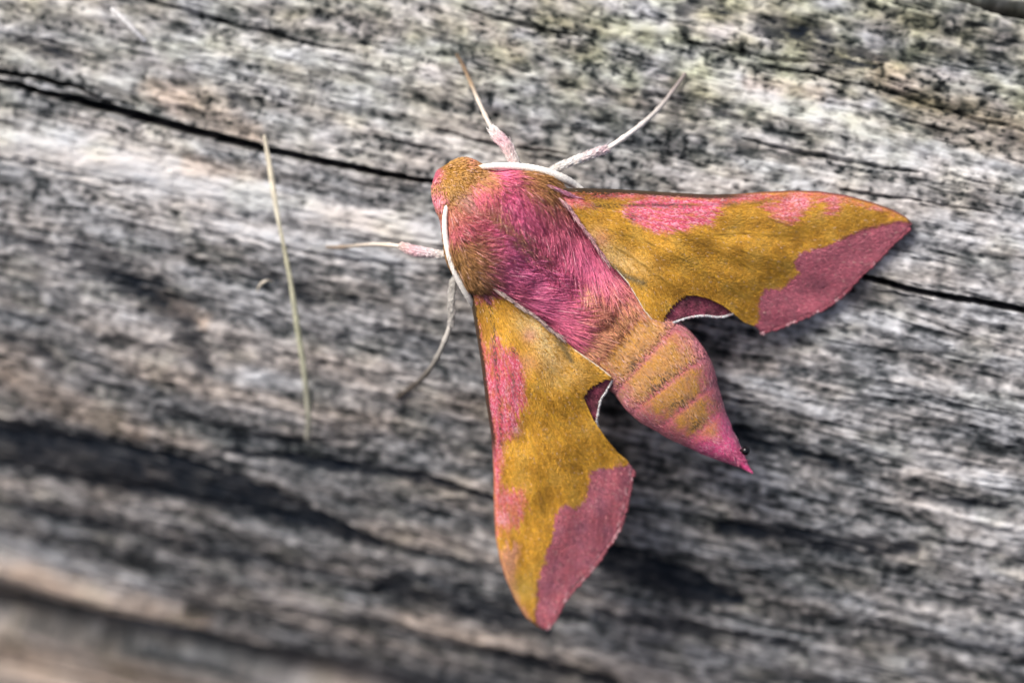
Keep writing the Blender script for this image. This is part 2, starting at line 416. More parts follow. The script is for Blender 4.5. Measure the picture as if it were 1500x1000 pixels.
def tube(path_c, rad, colr, sides=10, flat=1.0):
    """closed tapering tube along path (n,3); returns verts, faces, colours"""
    p = np.asarray(path_c, float); n_ = len(p)
    tg = np.gradient(p, axis=0); tg /= np.linalg.norm(tg, axis=1)[:, None]
    zz = np.array([0, 0, 1.0])
    s = np.cross(tg, zz); s /= np.linalg.norm(s, axis=1)[:, None]+1e-9
    u_ = np.cross(s, tg)
    a = np.linspace(0, 2*np.pi, sides, endpoint=False)
    rad = np.asarray(rad)[:, None, None]
    ring = p[:, None]+rad*(np.cos(a)[None, :, None]*s[:, None]+flat*np.sin(a)[None, :, None]*u_[:, None])
    v = ring.reshape(-1, 3); f = grid_faces(n_, sides, True)
    v = np.vstack([v, p[0], p[-1]]); k = len(v)
    i = np.arange(0, sides, 2)
    f = np.vstack([f, np.stack([np.full(len(i), k-2), i, (i+1) % sides, (i+2) % sides], -1),
                   np.stack([np.full(len(i), k-1), (n_-1)*sides+(i+2) % sides, (n_-1)*sides+(i+1) % sides, (n_-1)*sides+i], -1)])
    c = np.repeat(np.asarray(colr)[:, None], sides, 1).reshape(-1, 3)
    c = np.vstack([c, colr[0], colr[-1]])
    return v, f, c

# ------------------------------------------------------------------ the moth
moth = bpy.data.objects.new('moth', None); col.objects.link(moth)
mo = to_world(wood_hit(850, 430)); moth.location = Vector(mo); moth['_o'] = [float(x) for x in mo]
moth.empty_display_size = .01
moth['label'] = 'pink and golden hawk moth resting with spread wings on the weathered log'
moth['category'] = 'moth'

GOLD = lin((222, 168, 52)); GOLD2 = lin((190, 138, 40)); PINK = lin((206, 74, 112)); ROSE = lin((176, 84, 100))
CREAM = lin((242, 212, 152)); DARK = lin((48, 38, 26)); WHITE = lin((240, 236, 230)); MAG = lin((190, 56, 108))

# --- body: head, thorax and abdomen as one skin ; rows: px, py, z, half width, half height
SEC = np.array([
    (640, 250, -6, 3, 4), (646, 255, -4, 22, 20), (656, 262, 0, 38, 34), (668, 271, 4, 46, 44), (682, 285, 2, 52, 50), (692, 295, 0, 62, 56),
    (712, 313, 0, 86, 66), (742, 338, 2, 103, 74), (772, 366, 0, 98, 74), (805, 396, -5, 82, 68), (840, 425, -14, 70, 64), (880, 462, -16, 68, 60),
    (918, 498, -17, 70, 58), (953, 529, -18, 71, 57), (982, 565, -20, 70, 53), (1008, 598, -23, 55, 43), (1029, 622, -26, 41, 33), (1050, 644, -28, 28, 24),
    (1068, 660, -29, 18, 16), (1084, 675, -31, 9, 8), (1095, 686, -33, 4, 4), (1103, 693, -34, 1.2, 1.2)], float)
NS, NP = 420, 96
S_ = spline(SEC, NS)
cum = np.concatenate([[0], np.cumsum(np.hypot(*np.diff(S_[:, :2], axis=0).T))])
ph = np.linspace(-np.pi, np.pi, NP, endpoint=False)
tg = np.gradient(S_[:, :2], axis=0); tg /= np.linalg.norm(tg, axis=1)[:, None]
for _ in range(25): tg[1:-1] = (tg[:-2]+2*tg[1:-1]+tg[2:])/4
tg /= np.linalg.norm(tg, axis=1)[:, None]
LN = np.stack([tg[:, 1], -tg[:, 0]], -1)              # to the moth's right-hand (upper) side in picture px
# along-body coordinate used for the rings
ACO = (S_[:, 0]-746)*.70 + (S_[:, 1]-340)*.71
RINGS = [170, 219, 270, 319, 362, 402, 436]
grv = sum(np.exp(-((ACO-r_)/6.5)**2) for r_ in RINGS)*sstep(120, 190, ACO)
seg = 1-.016*grv
hw = np.maximum(S_[:, 3], 1)*seg; hh = np.maximum(S_[:, 4], 1)*seg
ds = np.gradient(cum)+1e-6
WG = np.stack([np.gradient(S_[:, 3])/ds, (np.gradient(S_[:, 4])+np.gradient(S_[:, 2]))/ds], -1)
for _ in range(6): WG[1:-1] = (WG[:-2]+2*WG[1:-1]+WG[2:])/4
WG = np.clip(WG, -1.6, 1.6)
BX = S_[:, 0][:, None]+hw[:, None]*np.sin(ph)*LN[:, 0][:, None]
BY = S_[:, 1][:, None]+hw[:, None]*np.sin(ph)*LN[:, 1][:, None]
BZ = S_[:, 2][:, None]+hh[:, None]*np.cos(ph)
BB = np.sin(ph)[None]*np.ones((NS, 1)); AA = ACO[:, None]*np.ones((1, NP))

PAINT = [  # x, y, radius, colour, weight on the furry front half
    (788, 262, 24, (156, 108, 28), 2.4), (808, 272, 14, (158, 106, 34), 1.6), (764, 260, 11, (150, 100, 34), 1.2), (682, 372, 20, (148, 104, 30), 2.4), (684, 398, 17, (140, 98, 36), 2.0), (690, 350, 11, (150, 92, 50), 1.0),
    (672, 258, 22, (168, 120, 32), 2.8), (698, 252, 13, (164, 116, 38), 1.6), (661, 285, 14, (160, 116, 34), 2.0), (637, 256, 9, (208, 96, 126), 2.4), (645, 292, 8, (208, 100, 128), 1.6), (690, 238, 8, (200, 110, 96), 1.0),
    (678, 292, 11, (140, 92, 92), .9), (712, 268, 11, (168, 108, 46), 1.3), (704, 284, 13, (192, 62, 104), 1.5), (735, 258, 12, (200, 66, 112), 1.4), (670, 310, 12, (166, 84, 66), 1.2), (680, 330, 12, (184, 70, 92), 1.2),
    (722, 310, 14, (166, 122, 64), 3.6), (738, 326, 12, (172, 128, 76), 3.2), (756, 344, 12, (176, 126, 86), 2.8), (778, 362, 10, (188, 116, 98), 2.4), (712, 300, 9, (160, 100, 56), 1.2),
    (752, 294, 22, (204, 64, 124), 2.0), (780, 312, 26, (208, 78, 122), 1.8), (810, 335, 30, (210, 82, 120), 2.0), (840, 365, 28, (208, 76, 124), 2.0), (828, 312, 20, (206, 92, 112), 1.4), (800, 296, 14, (200, 92, 96), 1.2),
    (712, 340, 18, (206, 68, 122), 1.8), (715, 368, 24, (210, 76, 132), 2.0), (745, 396, 30, (212, 80, 136), 2.2), (785, 428, 28, (206, 76, 128), 2.2), (735, 425, 16, (190, 76, 98), 1.2), (770, 380, 18, (206, 78, 128), 1.4),
    (806, 400, 24, (206, 74, 124), 2.0), (828, 410, 15, (172, 50, 104), 1.8), (862, 384, 20, (208, 78, 124), 2.0), (882, 404, 14, (200, 88, 112), 1.4), (824, 468, 18, (194, 68, 112), 1.8), (812, 446, 18, (200, 70, 118), 1.6),
    (850, 424, 15, (206, 142, 98), 1.8), (872, 438, 20, (202, 124, 88), 1.5), (895, 462, 22, (190, 130, 74), 1.4), (852, 464, 18, (196, 112, 90), 1.4), (900, 430, 14, (200, 108, 100), 1.2), (872, 492, 18, (186, 122, 78), 1.2), (846, 446, 14, (206, 128, 100), 1.2)]
def paint_fur(x, y):
    s = np.full(x.shape+(3,), 1e-4)*lin((200, 70, 108)); wsum = np.full(x.shape, 1e-4)
    for (a, b_, r_, c, wt) in PAINT:
        k = wt*np.exp(-((x-a)**2+(y-b_)**2)/(r_*r_)*1.15); s = s+k[..., None]*lin(c); wsum = wsum+k
    return s/wsum[..., None]
def paint_abdomen(a, b_, x, y, rnd):
    n1 = fbm(x/11, y/11, 201, 2); n2 = noise(x/3.2, y/3.2, 202)
    c = mix(lin((200, 146, 56)), lin((186, 130, 80)), np.clip(.5+1.1*n1, 0, 1))
    c = mix(c, lin((206, 150, 78)), sstep(.25, .6, n2)*.5)
    ring = np.zeros(a.shape)
    for r_ in RINGS[1:]: ring = np.maximum(ring, np.exp(-((a-r_+2.5*n2+3*n1)/5.0)**2)*(.75+.5*n1))
    pinkc = lin((198, 92, 122))
    c = mix(c, pinkc, np.clip(ring*1.15, 0, 1)*.8)
    ab = np.abs(b_)
    thr = .84-.26*sstep(260, 400, a)
    c = mix(c, lin((204, 106, 124)), sstep(thr-.30, thr+.24, ab+.14*n2+.26*n1)*.92)
    c = mix(c, lin((218, 82, 134)), sstep(392, 424, a+8*n1))
    c = mix(c, lin((240, 190, 206)), sstep(400, 430, a)*sstep(.3, .6, n2)*.6)
    c = mix(c, lin((96, 90, 76)), (n2 < -.46)*sstep(430, 380, a)*.35)
    c = mix(c, lin((204, 140, 70)), np.exp(-((x-1042)**2+(y-632)**2)/90.)*.9)
    c = mix(c, lin((196, 96, 84)), sstep(215, 150, a)*.5)
    # black pepper just ahead of each ring, off the mid line
    for r_ in RINGS[1:6]:
        pep = np.exp(-((a-r_+11)/5.0)**2)*np.exp(-((b_+.12)/.32)**2)
        c = mix(c, lin((60, 58, 50)), np.clip(pep*1.6, 0, 1)*(n2+rnd*.5 > .30)*.85)
    return c
furry = sstep(205, 150, AA + 14*noise(BX/20, BY/20, 210))
colB = mix(paint_abdomen(AA, BB, BX, BY, rng.random(BX.shape)), paint_fur(BX, BY)*.75, furry)
Vb = px3(BX, BY, BZ)
vb = np.vstack([Vb.reshape(-1, 3), px3(*S_[0, :3]), px3(*S_[-1, :3])])
i = np.arange(0, NP, 2); k = NS*NP
fb = np.vstack([grid_faces(NS, NP, True), np.stack([np.full(len(i), k), i, (i+1) % NP, (i+2) % NP], -1),
                np.stack([np.full(len(i), k+1), (NS-1)*NP+(i+2) % NP, (NS-1)*NP+(i+1) % NP, (NS-1)*NP+i], -1)])
cb = np.vstack([colB.reshape(-1, 3), colB[0, 0], colB[-1, 0]])
body = build('body', vb, fb, M_body, moth, cols=cb)

def body_at(si, phi, out=0):
    """point, normal, lateral position for fractional rows si"""
    i0 = np.clip(si.astype(int), 0, NS-2); f = si-i0
    def ip(a): return a[i0]*(1-f if a.ndim == 1 else (1-f)[:, None])+a[i0+1]*(f if a.ndim == 1 else f[:, None])
    s = ip(S_); l_ = ip(LN); w_ = ip(hw); h_ = ip(hh); t_ = ip(tg)
    x = s[:, 0]+w_*np.sin(phi)*l_[:, 0]; y = s[:, 1]+w_*np.sin(phi)*l_[:, 1]; z = s[:, 2]+h_*np.cos(phi)
    e_ = ip(WG)                       # how fast the body swells along its length tilts the normal
    nr = np.stack([np.sin(phi)*l_[:, 0]/w_, -np.sin(phi)*l_[:, 1]/w_, np.cos(phi)/h_], -1)
    nr /= np.linalg.norm(nr, axis=1)[:, None]
    ax3 = np.stack([t_[:, 0], -t_[:, 1], 0*x], -1)
    nr = nr-ax3*(np.abs(np.sin(phi))*e_[:, 0]+np.abs(np.cos(phi))*e_[:, 1])[:, None]
    nr /= np.linalg.norm(nr, axis=1)[:, None]
    return x, y, z, nr, t_, l_, ip(ACO)
def px_dir(dx, dy): return np.stack([dx, -dy, np.zeros_like(dx)], -1)
def tangent(d, nr):
    d = d-nr*(d*nr).sum(1)[:, None]; return d/(np.linalg.norm(d, axis=1)[:, None]+1e-9)

def fur(name, n_, a0, a1, len0, len1, wid, seed, conv=.75, lift=.22, colour=None, phimax=1.75, droop=.5):
    r = np.random.default_rng(seed)
    lo = np.searchsorted(ACO, a0); hi = np.searchsorted(ACO, a1)
    wt = hw[lo:hi]; cdf = np.cumsum(wt)/wt.sum()
    si = lo+np.interp(r.random(n_), cdf, np.arange(hi-lo))
    phi = r.uniform(-phimax, phimax, n_)
    x, y, z, nr, t_, l_, a = body_at(si, phi)
    b_ = np.sin(phi)
    k = -conv*np.tanh(b_*4)*sstep(-95, -20, a)*sstep(1.3, .5, np.abs(b_)*1.1)
    k = k + r.normal(0, .16, n_)+.25*noise(x/34, y/34, seed+5)
    d = px_dir(t_[:, 0]+k*l_[:, 0], t_[:, 1]+k*l_[:, 1])
    d = tangent(d, nr)
    L = r.uniform(len0, len1, n_)*(.55+.45*sstep(-105, -30, a))*(1-.6*sstep(.9, 1.35, np.abs(phi))*(a < 160))
    jx, jy = x+r.normal(0, 4, n_), y+r.normal(0, 4, n_)
    c = (paint_fur(jx, jy)*1.34 if colour is None else colour(a, b_, jx, jy, r))
    tuft = noise(x/9, y/9, seed+9)
    c = c*(1+.18*tuft+r.normal(0, .10, n_))[:, None]
    pale = r.random(n_) < .05
    c = np.where(pale[:, None], c*.55+.45*lin((240, 190, 190)), c)
    return hairs(name, px3(x, y, z-1), d, nr, L, np.full(n_, wid)*r.uniform(.7, 1.3, n_), np.clip(c, .005, .9), M_hair, body, lift, droop, .12, seed=seed)
fur('thorax_fur', 32000, -84, 165, 26, 52, 1.25, 11, lift=.13)
fur('head_fur', 4500, -132, -58, 9, 17, 1.5, 12, conv=.1, lift=.22)
fur('shoulder_fur', 3600, 120, 200, 28, 48, 1.2, 13, conv=.3, lift=.08)
fur('abdomen_scales', 14000, 165, 466, 7, 12, 1.9, 14, conv=.0, lift=.10,
    colour=lambda a, b_, x, y, r: paint_abdomen(a, b_, x, y, r.random(a.shape))*1.08)
fur('tail_tuft', 1300, 405, 470, 16, 30, 1.5, 15, conv=.35, lift=.09, phimax=2.2, droop=.9,
    colour=lambda a, b_, x, y, r: paint_abdomen(a, b_, x, y, r.random(a.shape))*1.1)

# --- wings
def wing(name, X_, Y_, Z_, colr, label, thick=3.0):
    """top and underside skins closed round the rim; X_,Y_,Z_ are n x m picture grids"""
    n_, m_ = X_.shape
    top = px3(X_, Y_, Z_).reshape(-1, 3); bot = px3(X_, Y_, Z_-thick).reshape(-1, 3)
    nv = n_*m_
    ft = grid_faces(n_, m_); fbm_ = grid_faces(n_, m_, off=nv)[:, ::-1]
    r0 = np.arange(n_)*m_; r1 = r0+m_-1
    def strip(r): return np.stack([r[:-1], r[1:], r[1:]+nv, r[:-1]+nv], -1)
    F_ = np.vstack([ft, fbm_, strip(r0), strip(r1), strip(np.arange(m_)), strip((n_-1)*m_+np.arange(m_))])
    c = colr.reshape(-1, 3)
    o = build(name, np.vstack([top, bot]), F_, M_wing, moth, cols=np.vstack([c, c*.8]))
    if label: o['label'] = label
    return o
def interp_poly(pts, key, val, s):
    p = np.asarray(pts, float); o = np.argsort(p[:, key], kind='stable'); return np.interp(s, p[o, key], p[o, val])

def scale_coat(name, parent, X_, Y_, zf, colr, n_, base, seed, L=(4.5, 7.5), wid=1.9, lift=.05, keep=None):
    """overlapping wing scales lying outward from the wing root"""
    r = np.random.default_rng(seed); a, b_ = X_.shape
    ar = np.abs(np.gradient(X_, axis=0)*np.gradient(Y_, axis=1)-np.gradient(X_, axis=1)*np.gradient(Y_, axis=0)).ravel()
    if keep is not None: ar = ar*keep.ravel()
    idx = r.choice(a*b_, n_, p=ar/ar.sum())
    x = X_.ravel()[idx]+r.normal(0, .6, n_); y = Y_.ravel()[idx]+r.normal(0, .6, n_); z = zf(x, y)
    e_ = 2.0
    nr = np.stack([-(zf(x+e_, y)-zf(x-e_, y))/(2*e_), (zf(x, y+e_)-zf(x, y-e_))/(2*e_), np.ones(n_)], -1); nr /= np.linalg.norm(nr, axis=1)[:, None]
    dx, dy = x-base[0], y-base[1]; q_ = np.hypot(dx, dy)+1e-6
    an = r.normal(0, .28, n_); dx, dy = dx/q_, dy/q_
    d = tangent(px_dir(dx*np.cos(an)-dy*np.sin(an), dx*np.sin(an)+dy*np.cos(an)), nr)
    c = colr.reshape(-1, 3)[idx]*(1.0+r.normal(0, .10, n_))[:, None]
    pale = r.random(n_) < .02; c = np.where(pale[:, None], c*.5+.5*lin((225, 200, 180)), c)
    return hairs(name, px3(x, y, z-.4), d, nr, r.uniform(L[0], L[1], n_), wid*r.uniform(.7, 1.3, n_), np.clip(c, .004, .9), M_hair, parent, lift, .7, .08, seed=seed, grey=.06)

def fringe(name, parent, line, zf, c, n_, L, seed, outward, wid=1.5, jit=.2, zoff=-1.0):
    """fine hairs along a margin; outward is the picture direction they leave in"""
    r = np.random.default_rng(seed)
    p = spline(line, 400); s = r.random(n_)*399; i0 = s.astype(int); f = (s-i0)[:, None]
    i1 = np.minimum(i0+1, 399); q_ = p[i0]*(1-f)+p[i1]*f
    t_ = np.gradient(p, axis=0)[i0]; t_ /= np.linalg.norm(t_, axis=1)[:, None]
    nx = np.stack([t_[:, 1], -t_[:, 0]], -1); sg = np.sign(nx@np.array(outward)); sg[sg == 0] = 1
    nx = nx*sg[:, None]+t_*.35+r.normal(0, jit, nx.shape)
    clump = .85+.3*noise(s/7, s*0+.5, seed)
    d = px_dir(nx[:, 0], nx[:, 1])+np.array([0, 0, -.25])
    nr = np.tile([0, 0, 1.0], (n_, 1)); d = tangent(d, nr*.97+.03)
    cc = np.asarray(c)[None]*(1+r.normal(0, .15, n_))[:, None]
    nick = (noise(s/17, s*0+3.5, seed+3) > .38) & (r.random(n_) < .55); cc = np.where(nick[:, None], lin((214, 160, 166))[None], cc)
    return hairs(name, px3(q_[:, 0], q_[:, 1], zf(q_[:, 0], q_[:, 1])+zoff), d, nr, L*clump*r.uniform(.7, 1.2, n_), np.full(n_, wid), np.clip(cc, .004, .95), M_hair, parent, .05, .5, .1, seed=seed)

def veins(X_, Y_, lst, wd=1.6):
    v = np.zeros(X_.shape); wx = X_+2.2*noise(X_/38, Y_/38, 55); wy = Y_+2.2*noise(X_/38, Y_/38, 56)
    for k, pts in enumerate(lst):
        p = [tuple(q_) for q_ in spline([(a, b_) for a, b_ in pts], 14)]
        d, f = seg_dist(wx, wy, p, [math.sin(math.pi*min(max((i_+.6)/14.2, 0), 1))**.6 for i_ in range(14)])
        v = np.maximum(v, np.exp(-(d/wd)**2)*f*np.clip(.65+.9*noise(X_/22, Y_/22, 57+k), .1, 1))
    return v
def soft(X_, Y_, poly, j, seed, streak=0.0, base=(0, 0), feather=1.2):
    """ragged, scale-edged region; streak drags its edge along the lines from the wing root"""
    dx, dy = X_-base[0], Y_-base[1]; rr = np.hypot(dx, dy)+1e-6; an = np.arctan2(dy, dx)*rr.mean()
    st_ = streak*(noise(an/3.4, rr/60, seed+8)+.6*noise(an/1.6, rr/30, seed+9))
    jx = X_+j*(noise(X_/7, Y_/7, seed)*1.2+noise(X_/2.4, Y_/2.4, seed+1))+st_*dx/rr; jy = Y_+j*(noise(X_/7, Y_/7, seed+2)*1.2+noise(X_/2.4, Y_/2.4, seed+3))+st_*dy/rr
    r = 0.0
    for k in range(9):
        f_ = feather*(0 if k == 0 else (1 if k % 2 else .5)); r = r+inside(jx+f_*math.cos(k*2.4), jy+f_*math.sin(k*2.4), poly)
    return r/9.0
def near(X_, Y_, x, y, r_): return np.exp(-((X_-x)**2+(Y_-y)**2)/(r_*r_))

# upper forewing (the one along the top)
R_costa = [(790, 276), (825, 276), (850, 275.5), (900, 277), (950, 280), (1000, 283), (1040, 285), (1080, 284), (1120, 281), (1160, 279), (1200, 280), (1240, 286), (1280, 297), (1310, 308), (1328, 318), (1336, 327)]
R_trail = [(790, 286), (820, 294), (832, 304), (850, 328), (868, 354), (888, 385), (904, 397), (920, 415), (932, 435), (944, 456), (966, 480.5), (974, 462), (984, 449), (994, 439), (1004, 433), (1020, 433), (1040, 438), (1060, 448), (1074, 459), (1090, 472), (1106, 478), (1115, 486), (1132, 481), (1150, 476), (1180, 463), (1200, 454), (1225, 437), (1240, 425), (1257, 405), (1275, 390), (1295, 367), (1322, 342), (1333, 331), (1336, 327.5)]
u = np.linspace(790, 1336, 420); v = np.linspace(0, 1, 190)
yc = interp_poly(R_costa, 0, 1, u); yt = interp_poly(R_trail, 0, 1, u)
yt = yt + sstep(1100, 1130, u)*sstep(1336, 1310, u)*(2.0*noise(u/9, u*0, 301)+1.3*noise(u/3, u*0, 302))
RX = u[:, None]*np.ones((1, len(v))); RY = yc[:, None]+(yt-yc)[:, None]*v[None]
zR0 = tps([(800, 280, 34), (900, 280, 12), (1000, 284, 4), (1180, 280, -14), (1336, 327, -44), (1230, 430, -58), (1108, 482, -50), (1020, 434, -2), (966, 480, 24), (920, 414, 30), (868, 354, 44), (830, 300, 48), (1000, 350, 20), (1100, 370, -6), (900, 330, 34), (1200, 350, -22)])
R_veins = [[(862, 300), (930, 316), (1010, 345), (1110, 375), (1165, 396)], [(870, 330), (950, 356), (1040, 404), (1105, 446)], [(880, 350), (940, 386), (1000, 430)], [(905, 330), (1000, 345), (1100, 342), (1220, 352)], [(1105, 312), (1160, 333), (1195, 345)], [(850, 300), (960, 300), (1060, 300), (1130, 296)], [(1000, 345), (1060, 372), (1130, 412)]]
def costa_dip(X_, Y_, e_): return -9*np.exp(-np.maximum(e_, 0)/4.0)
def zR(x, y):
    e_ = y-interp_poly(R_costa, 0, 1, x)
    an = np.arctan2(y-300, x-820)
    rr = np.hypot(x-820, y-300)
    return zR0(x, y)+costa_dip(x, y, e_)+1.1*np.sin(an*34+.6*noise(x/90, y/90, 310))*sstep(80, 220, rr)+3*noise(x/60, y/40, 311)
# pigment, with a sheen painted on the pink
def wing_gold(X_, Y_, base, seed, bright):
    dx, dy = X_-base[0], Y_-base[1]; an = np.arctan2(dy, dx)*220; rr = np.hypot(dx, dy)
    st = fbm(an/4.5, rr/26, seed, 3, .6); g = noise(X_/2.3, Y_/2.3, seed+5); pt = fbm(X_/34, Y_/34, seed+7, 2)
    c = mix(GOLD2*.9*bright, GOLD*1.1*bright, np.clip(.55+.9*st+.9*pt, 0, 1))
    c = mix(c, lin((220, 182, 104)), sstep(.35, .7, g)*.3)
    c = mix(c, lin((168, 142, 74)), sstep(.0, .5, pt+.3*g)*.35)
    return c, st, g
c, st, g = wing_gold(RX, RY, (820, 290), 320, .88)
ec = RY-yc[:, None]; et = (yt[:, None]-RY)
c = mix(c, CREAM, np.clip(np.exp(-(seg_dist(RX, RY, [(868, 352), (890, 372), (925, 388), (960, 398)])/17)**2)*sstep(985, 880, RX), 0, 1)*.72*sstep(-.6, .3, st+.4*g))
c = mix(c, lin((205, 120, 110)), near(RX, RY, 880, 350, 12)*.5)
# dark streaks beside the body
c = mix(c, lin((108, 98, 70)), np.exp(-(seg_dist(RX, RY, [(893, 388), (915, 404), (942, 414)])/4.5)**2)*.85)
c = mix(c, lin((126, 116, 80)), np.exp(-(seg_dist(RX, RY, [(900, 398), (925, 432), (945, 460)])/3)**2)*.6)
c = mix(c, lin((150, 100, 30)), sstep(24, 10, ec)*sstep(1000, 930, RX)*.8)
p1 = soft(RX, RY, [(908, 306), (925, 297), (944, 289), (1050, 287), (1112, 286), (1112, 293), (1062, 298), (1052, 306), (1040, 332), (1034, 326), (1002, 336), (975, 342), (950, 338), (930, 326), (916, 316)], 3.2, 330, 16, (800, 290), 5)
p1 = np.maximum(p1, .8*soft(RX, RY, [(800, 276), (842, 284), (866, 298), (880, 304), (850, 302), (835, 304), (800, 300)], 3, 331, 16, (780, 280), 5))
p1 = np.maximum(p1, .75*soft(RX, RY, [(860, 282), (960, 284), (1130, 284), (1200, 281), (1260, 292), (1200, 289), (1130, 291), (1060, 293), (960, 291), (880, 290)], 2, 332, 20, (780, 290), 3))
p2 = soft(RX, RY, [(1136, 286), (1190, 283), (1186, 302), (1166, 323), (1150, 330), (1122, 312), (1117, 302)], 3.2, 333, 16, (820, 290), 5)*.85
p3 = soft(RX, RY, [(1205, 283), (1280, 299), (1326, 318), (1296, 312), (1250, 296), (1228, 296), (1222, 314), (1206, 318)], 2.4, 335, 16, (820, 290), 5)*.85
p1 = p1*np.clip(.92+1.1*st, 0, 1); p2 = p2*np.clip(.8+1.1*st, 0, 1); p3 = p3*np.clip(.8+1.1*st, 0, 1)
pk = mix(lin((206, 76, 112)), lin((240, 176, 194)), sstep(-.1, .6, g+.5*st)*.75); pk = mix(pk, lin((178, 66, 84)), sstep(-.2, -.6, g)*.6)  # pale streaks paint a silvery sheen into the pink
c = mix(c, pk, np.maximum(np.maximum(p1, p2), p3))
c = mix(c, lin((238, 176, 190)), np.clip(near(RX, RY, 1170, 298, 9)+near(RX, RY, 1220, 292, 6)+near(RX, RY, 1160, 292, 6), 0, 1)*.6*(g > -.1))
pepper = np.clip(np.exp(-(seg_dist(RX, RY, [(845, 282), (880, 284), (905, 283)])/5)**2)+np.exp(-(seg_dist(RX, RY, [(870, 302), (940, 300), (1010, 301)])/3.5)**2)+near(RX, RY, 924, 318, 7)+.6*near(RX, RY, 1060, 298, 8)+.6*np.exp(-(seg_dist(RX, RY, [(1060, 298), (1110, 296), (1130, 290)])/3)**2), 0, 1)
c = mix(c, lin((66, 56, 40)), pepper*(g+.4*noise(RX/1.7, RY/1.7, 337) > .0)*.85)
tz = soft(RX, RY, [(1338, 327), (1320, 325), (1290, 330), (1262, 337), (1235, 349), (1210, 360), (1185, 366), (1167, 372), (1162, 385), (1169, 400), (1155, 412), (1145, 422), (1117, 422), (1111, 440), (1109, 465), (1106, 480), (1112, 500), (1345, 500), (1345, 327)], 2.6, 340)
rs = mix(lin((196, 106, 122)), lin((178, 102, 116)), np.clip(.5+1.2*fbm(RX/24, RY/24, 342, 2), 0, 1)); rs = mix(rs, lin((206, 116, 128)), sstep(.25, .6, g)*.45); rs = mix(rs, lin((124, 70, 80)), sstep(-.25, -.6, g)*.5)
rs = mix(rs, lin((140, 76, 92)), sstep(.1, .5, fbm(RX/9, RY/9, 347, 2))*.45); rs = mix(rs, lin((214, 140, 148)), sstep(.28, .6, noise(RX/5, RY/5, 348))*.4)
c = mix(c, rs, tz)
bd = seg_dist(RX, RY, [(1333, 327), (1320, 325), (1290, 330), (1262, 337), (1235, 349)])
c = mix(c, lin((112, 50, 62)), np.exp(-(bd/3.0)**2)*.7)
c = mix(c, lin((96, 40, 52)), tz*np.exp(-(et/2.6)**2)*.9*(noise(RX/6, RY/6, 344) > -.35))
VR = veins(RX, RY, R_veins, 1.8); c = c*(1-.72*VR)[..., None]
c = mix(c, DARK, sstep(8.5, 4.5, ec)*sstep(1130, 1060, RX)*.95); c = mix(c, lin((104, 46, 54)), sstep(4.0, 1.4, ec)*sstep(1080, 1130, RX)*.85)
c = mix(c, lin((216, 206, 190)), sstep(3.2, 1.4, et)*sstep(898, 912, RX)*sstep(968, 958, RX))
RC = c; 
fw1 = wing('forewing', RX, RY, zR(RX, RY)+.9*veins(RX, RY, R_veins, 2.4), RC, 'forewing lying along the top, its rosy outer band ending in a sharp tip')
scale_coat('wing_scales', fw1, RX, RY, zR, RC, 22000, (820, 290), 351, keep=(((RY-yc[:, None]) > 5) & ((yt[:, None]-RY) > 3))*(1-.85*VR))
fringe('margin_fringe', fw1, [(1333, 331), (1295, 367), (1257, 405), (1225, 437), (1180, 462), (1132, 480), (1113, 486)], zR, lin((150, 62, 80)), 900, 7, 352, (.5, .8))

# lower forewing (the one hanging down)
L_costa = [(688, 400), (690, 425), (690, 443), (695, 473), (700.5, 505), (705, 533), (709, 565), (711.5, 587), (716, 614), (720, 641), (722, 668), (723, 695), (723, 720), (724, 753), (726, 786), (732, 819), (741, 848), (756, 881), (771, 905), (787, 917), (796, 921.5)]
L_trail = [(696, 400), (704, 416), (722, 423), (740, 436), (760, 450), (780, 461), (800, 475), (820, 493), (840, 510), (860, 524), (880, 538), (897, 552), (884, 556), (871, 563), (861, 571), (855, 582), (860, 594), (869, 614), (875, 623), (887, 641), (905, 663), (918, 673), (926, 684), (925, 700), (921, 713), (917, 735), (910, 764), (901, 784), (888, 799), (873, 823), (862, 837), (844, 852), (831, 870), (820, 887), (811, 905), (804, 916), (797, 921.5)]
u = np.linspace(400, 921.5, 420); v = np.linspace(0, 1, 190)
xc = interp_poly(L_costa, 1, 0, u); xt = interp_poly(L_trail, 1, 0, u)
xt = xt + sstep(672, 690, u)*sstep(921, 905, u)*(2.0*noise(u/9, u*0, 401)+1.3*noise(u/3, u*0, 402))
LY = u[:, None]*np.ones((1, len(v))); LX = xc[:, None]+(xt-xc)[:, None]*v[None]
zL0 = tps([(690, 410, 24), (693, 460, 8), (706, 540, -4), (720, 650, -30), (724, 760, -62), (796, 921, -110), (880, 815, -92), (926, 686, -58), (862, 592, -6), (897, 552, 24), (840, 510, 30), (780, 460, 42), (730, 430, 44), (770, 560, 16), (790, 680, -26), (740, 500, 24), (800, 790, -64)])
L_veins = [[(720, 450), (735, 520), (768, 600), (790, 690), (800, 760)], [(740, 460), (780, 540), (815, 620), (850, 700)], [(770, 480), (820, 560), (855, 600), (890, 660)], [(712, 450), (722, 530), (730, 620), (735, 700)], [(790, 690), (772, 750), (762, 800)]]
def zL(x, y):
    e_ = x-interp_poly(L_costa, 1, 0, y)
    an = np.arctan2(y-420, x-700); rr = np.hypot(x-700, y-420)
    return zL0(x, y)+costa_dip(x, y, e_)+1.1*np.sin(an*34+.6*noise(x/90, y/90, 410))*sstep(80, 220, rr)+3*noise(x/40, y/60, 411)
c, st, g = wing_gold(LX, LY, (700, 400), 420, 1.0)
ec = LX-xc[:, None]; et = xt[:, None]-LX
c = mix(c, CREAM, np.clip(np.exp(-(seg_dist(LX, LY, [(772, 470), (792, 490), (806, 520), (812, 560)])/19)**2)*sstep(600, 500, LY)+.35*near(LX, LY, 845, 545, 20), 0, 1)*.8*sstep(-.6, .3, st+.4*g))
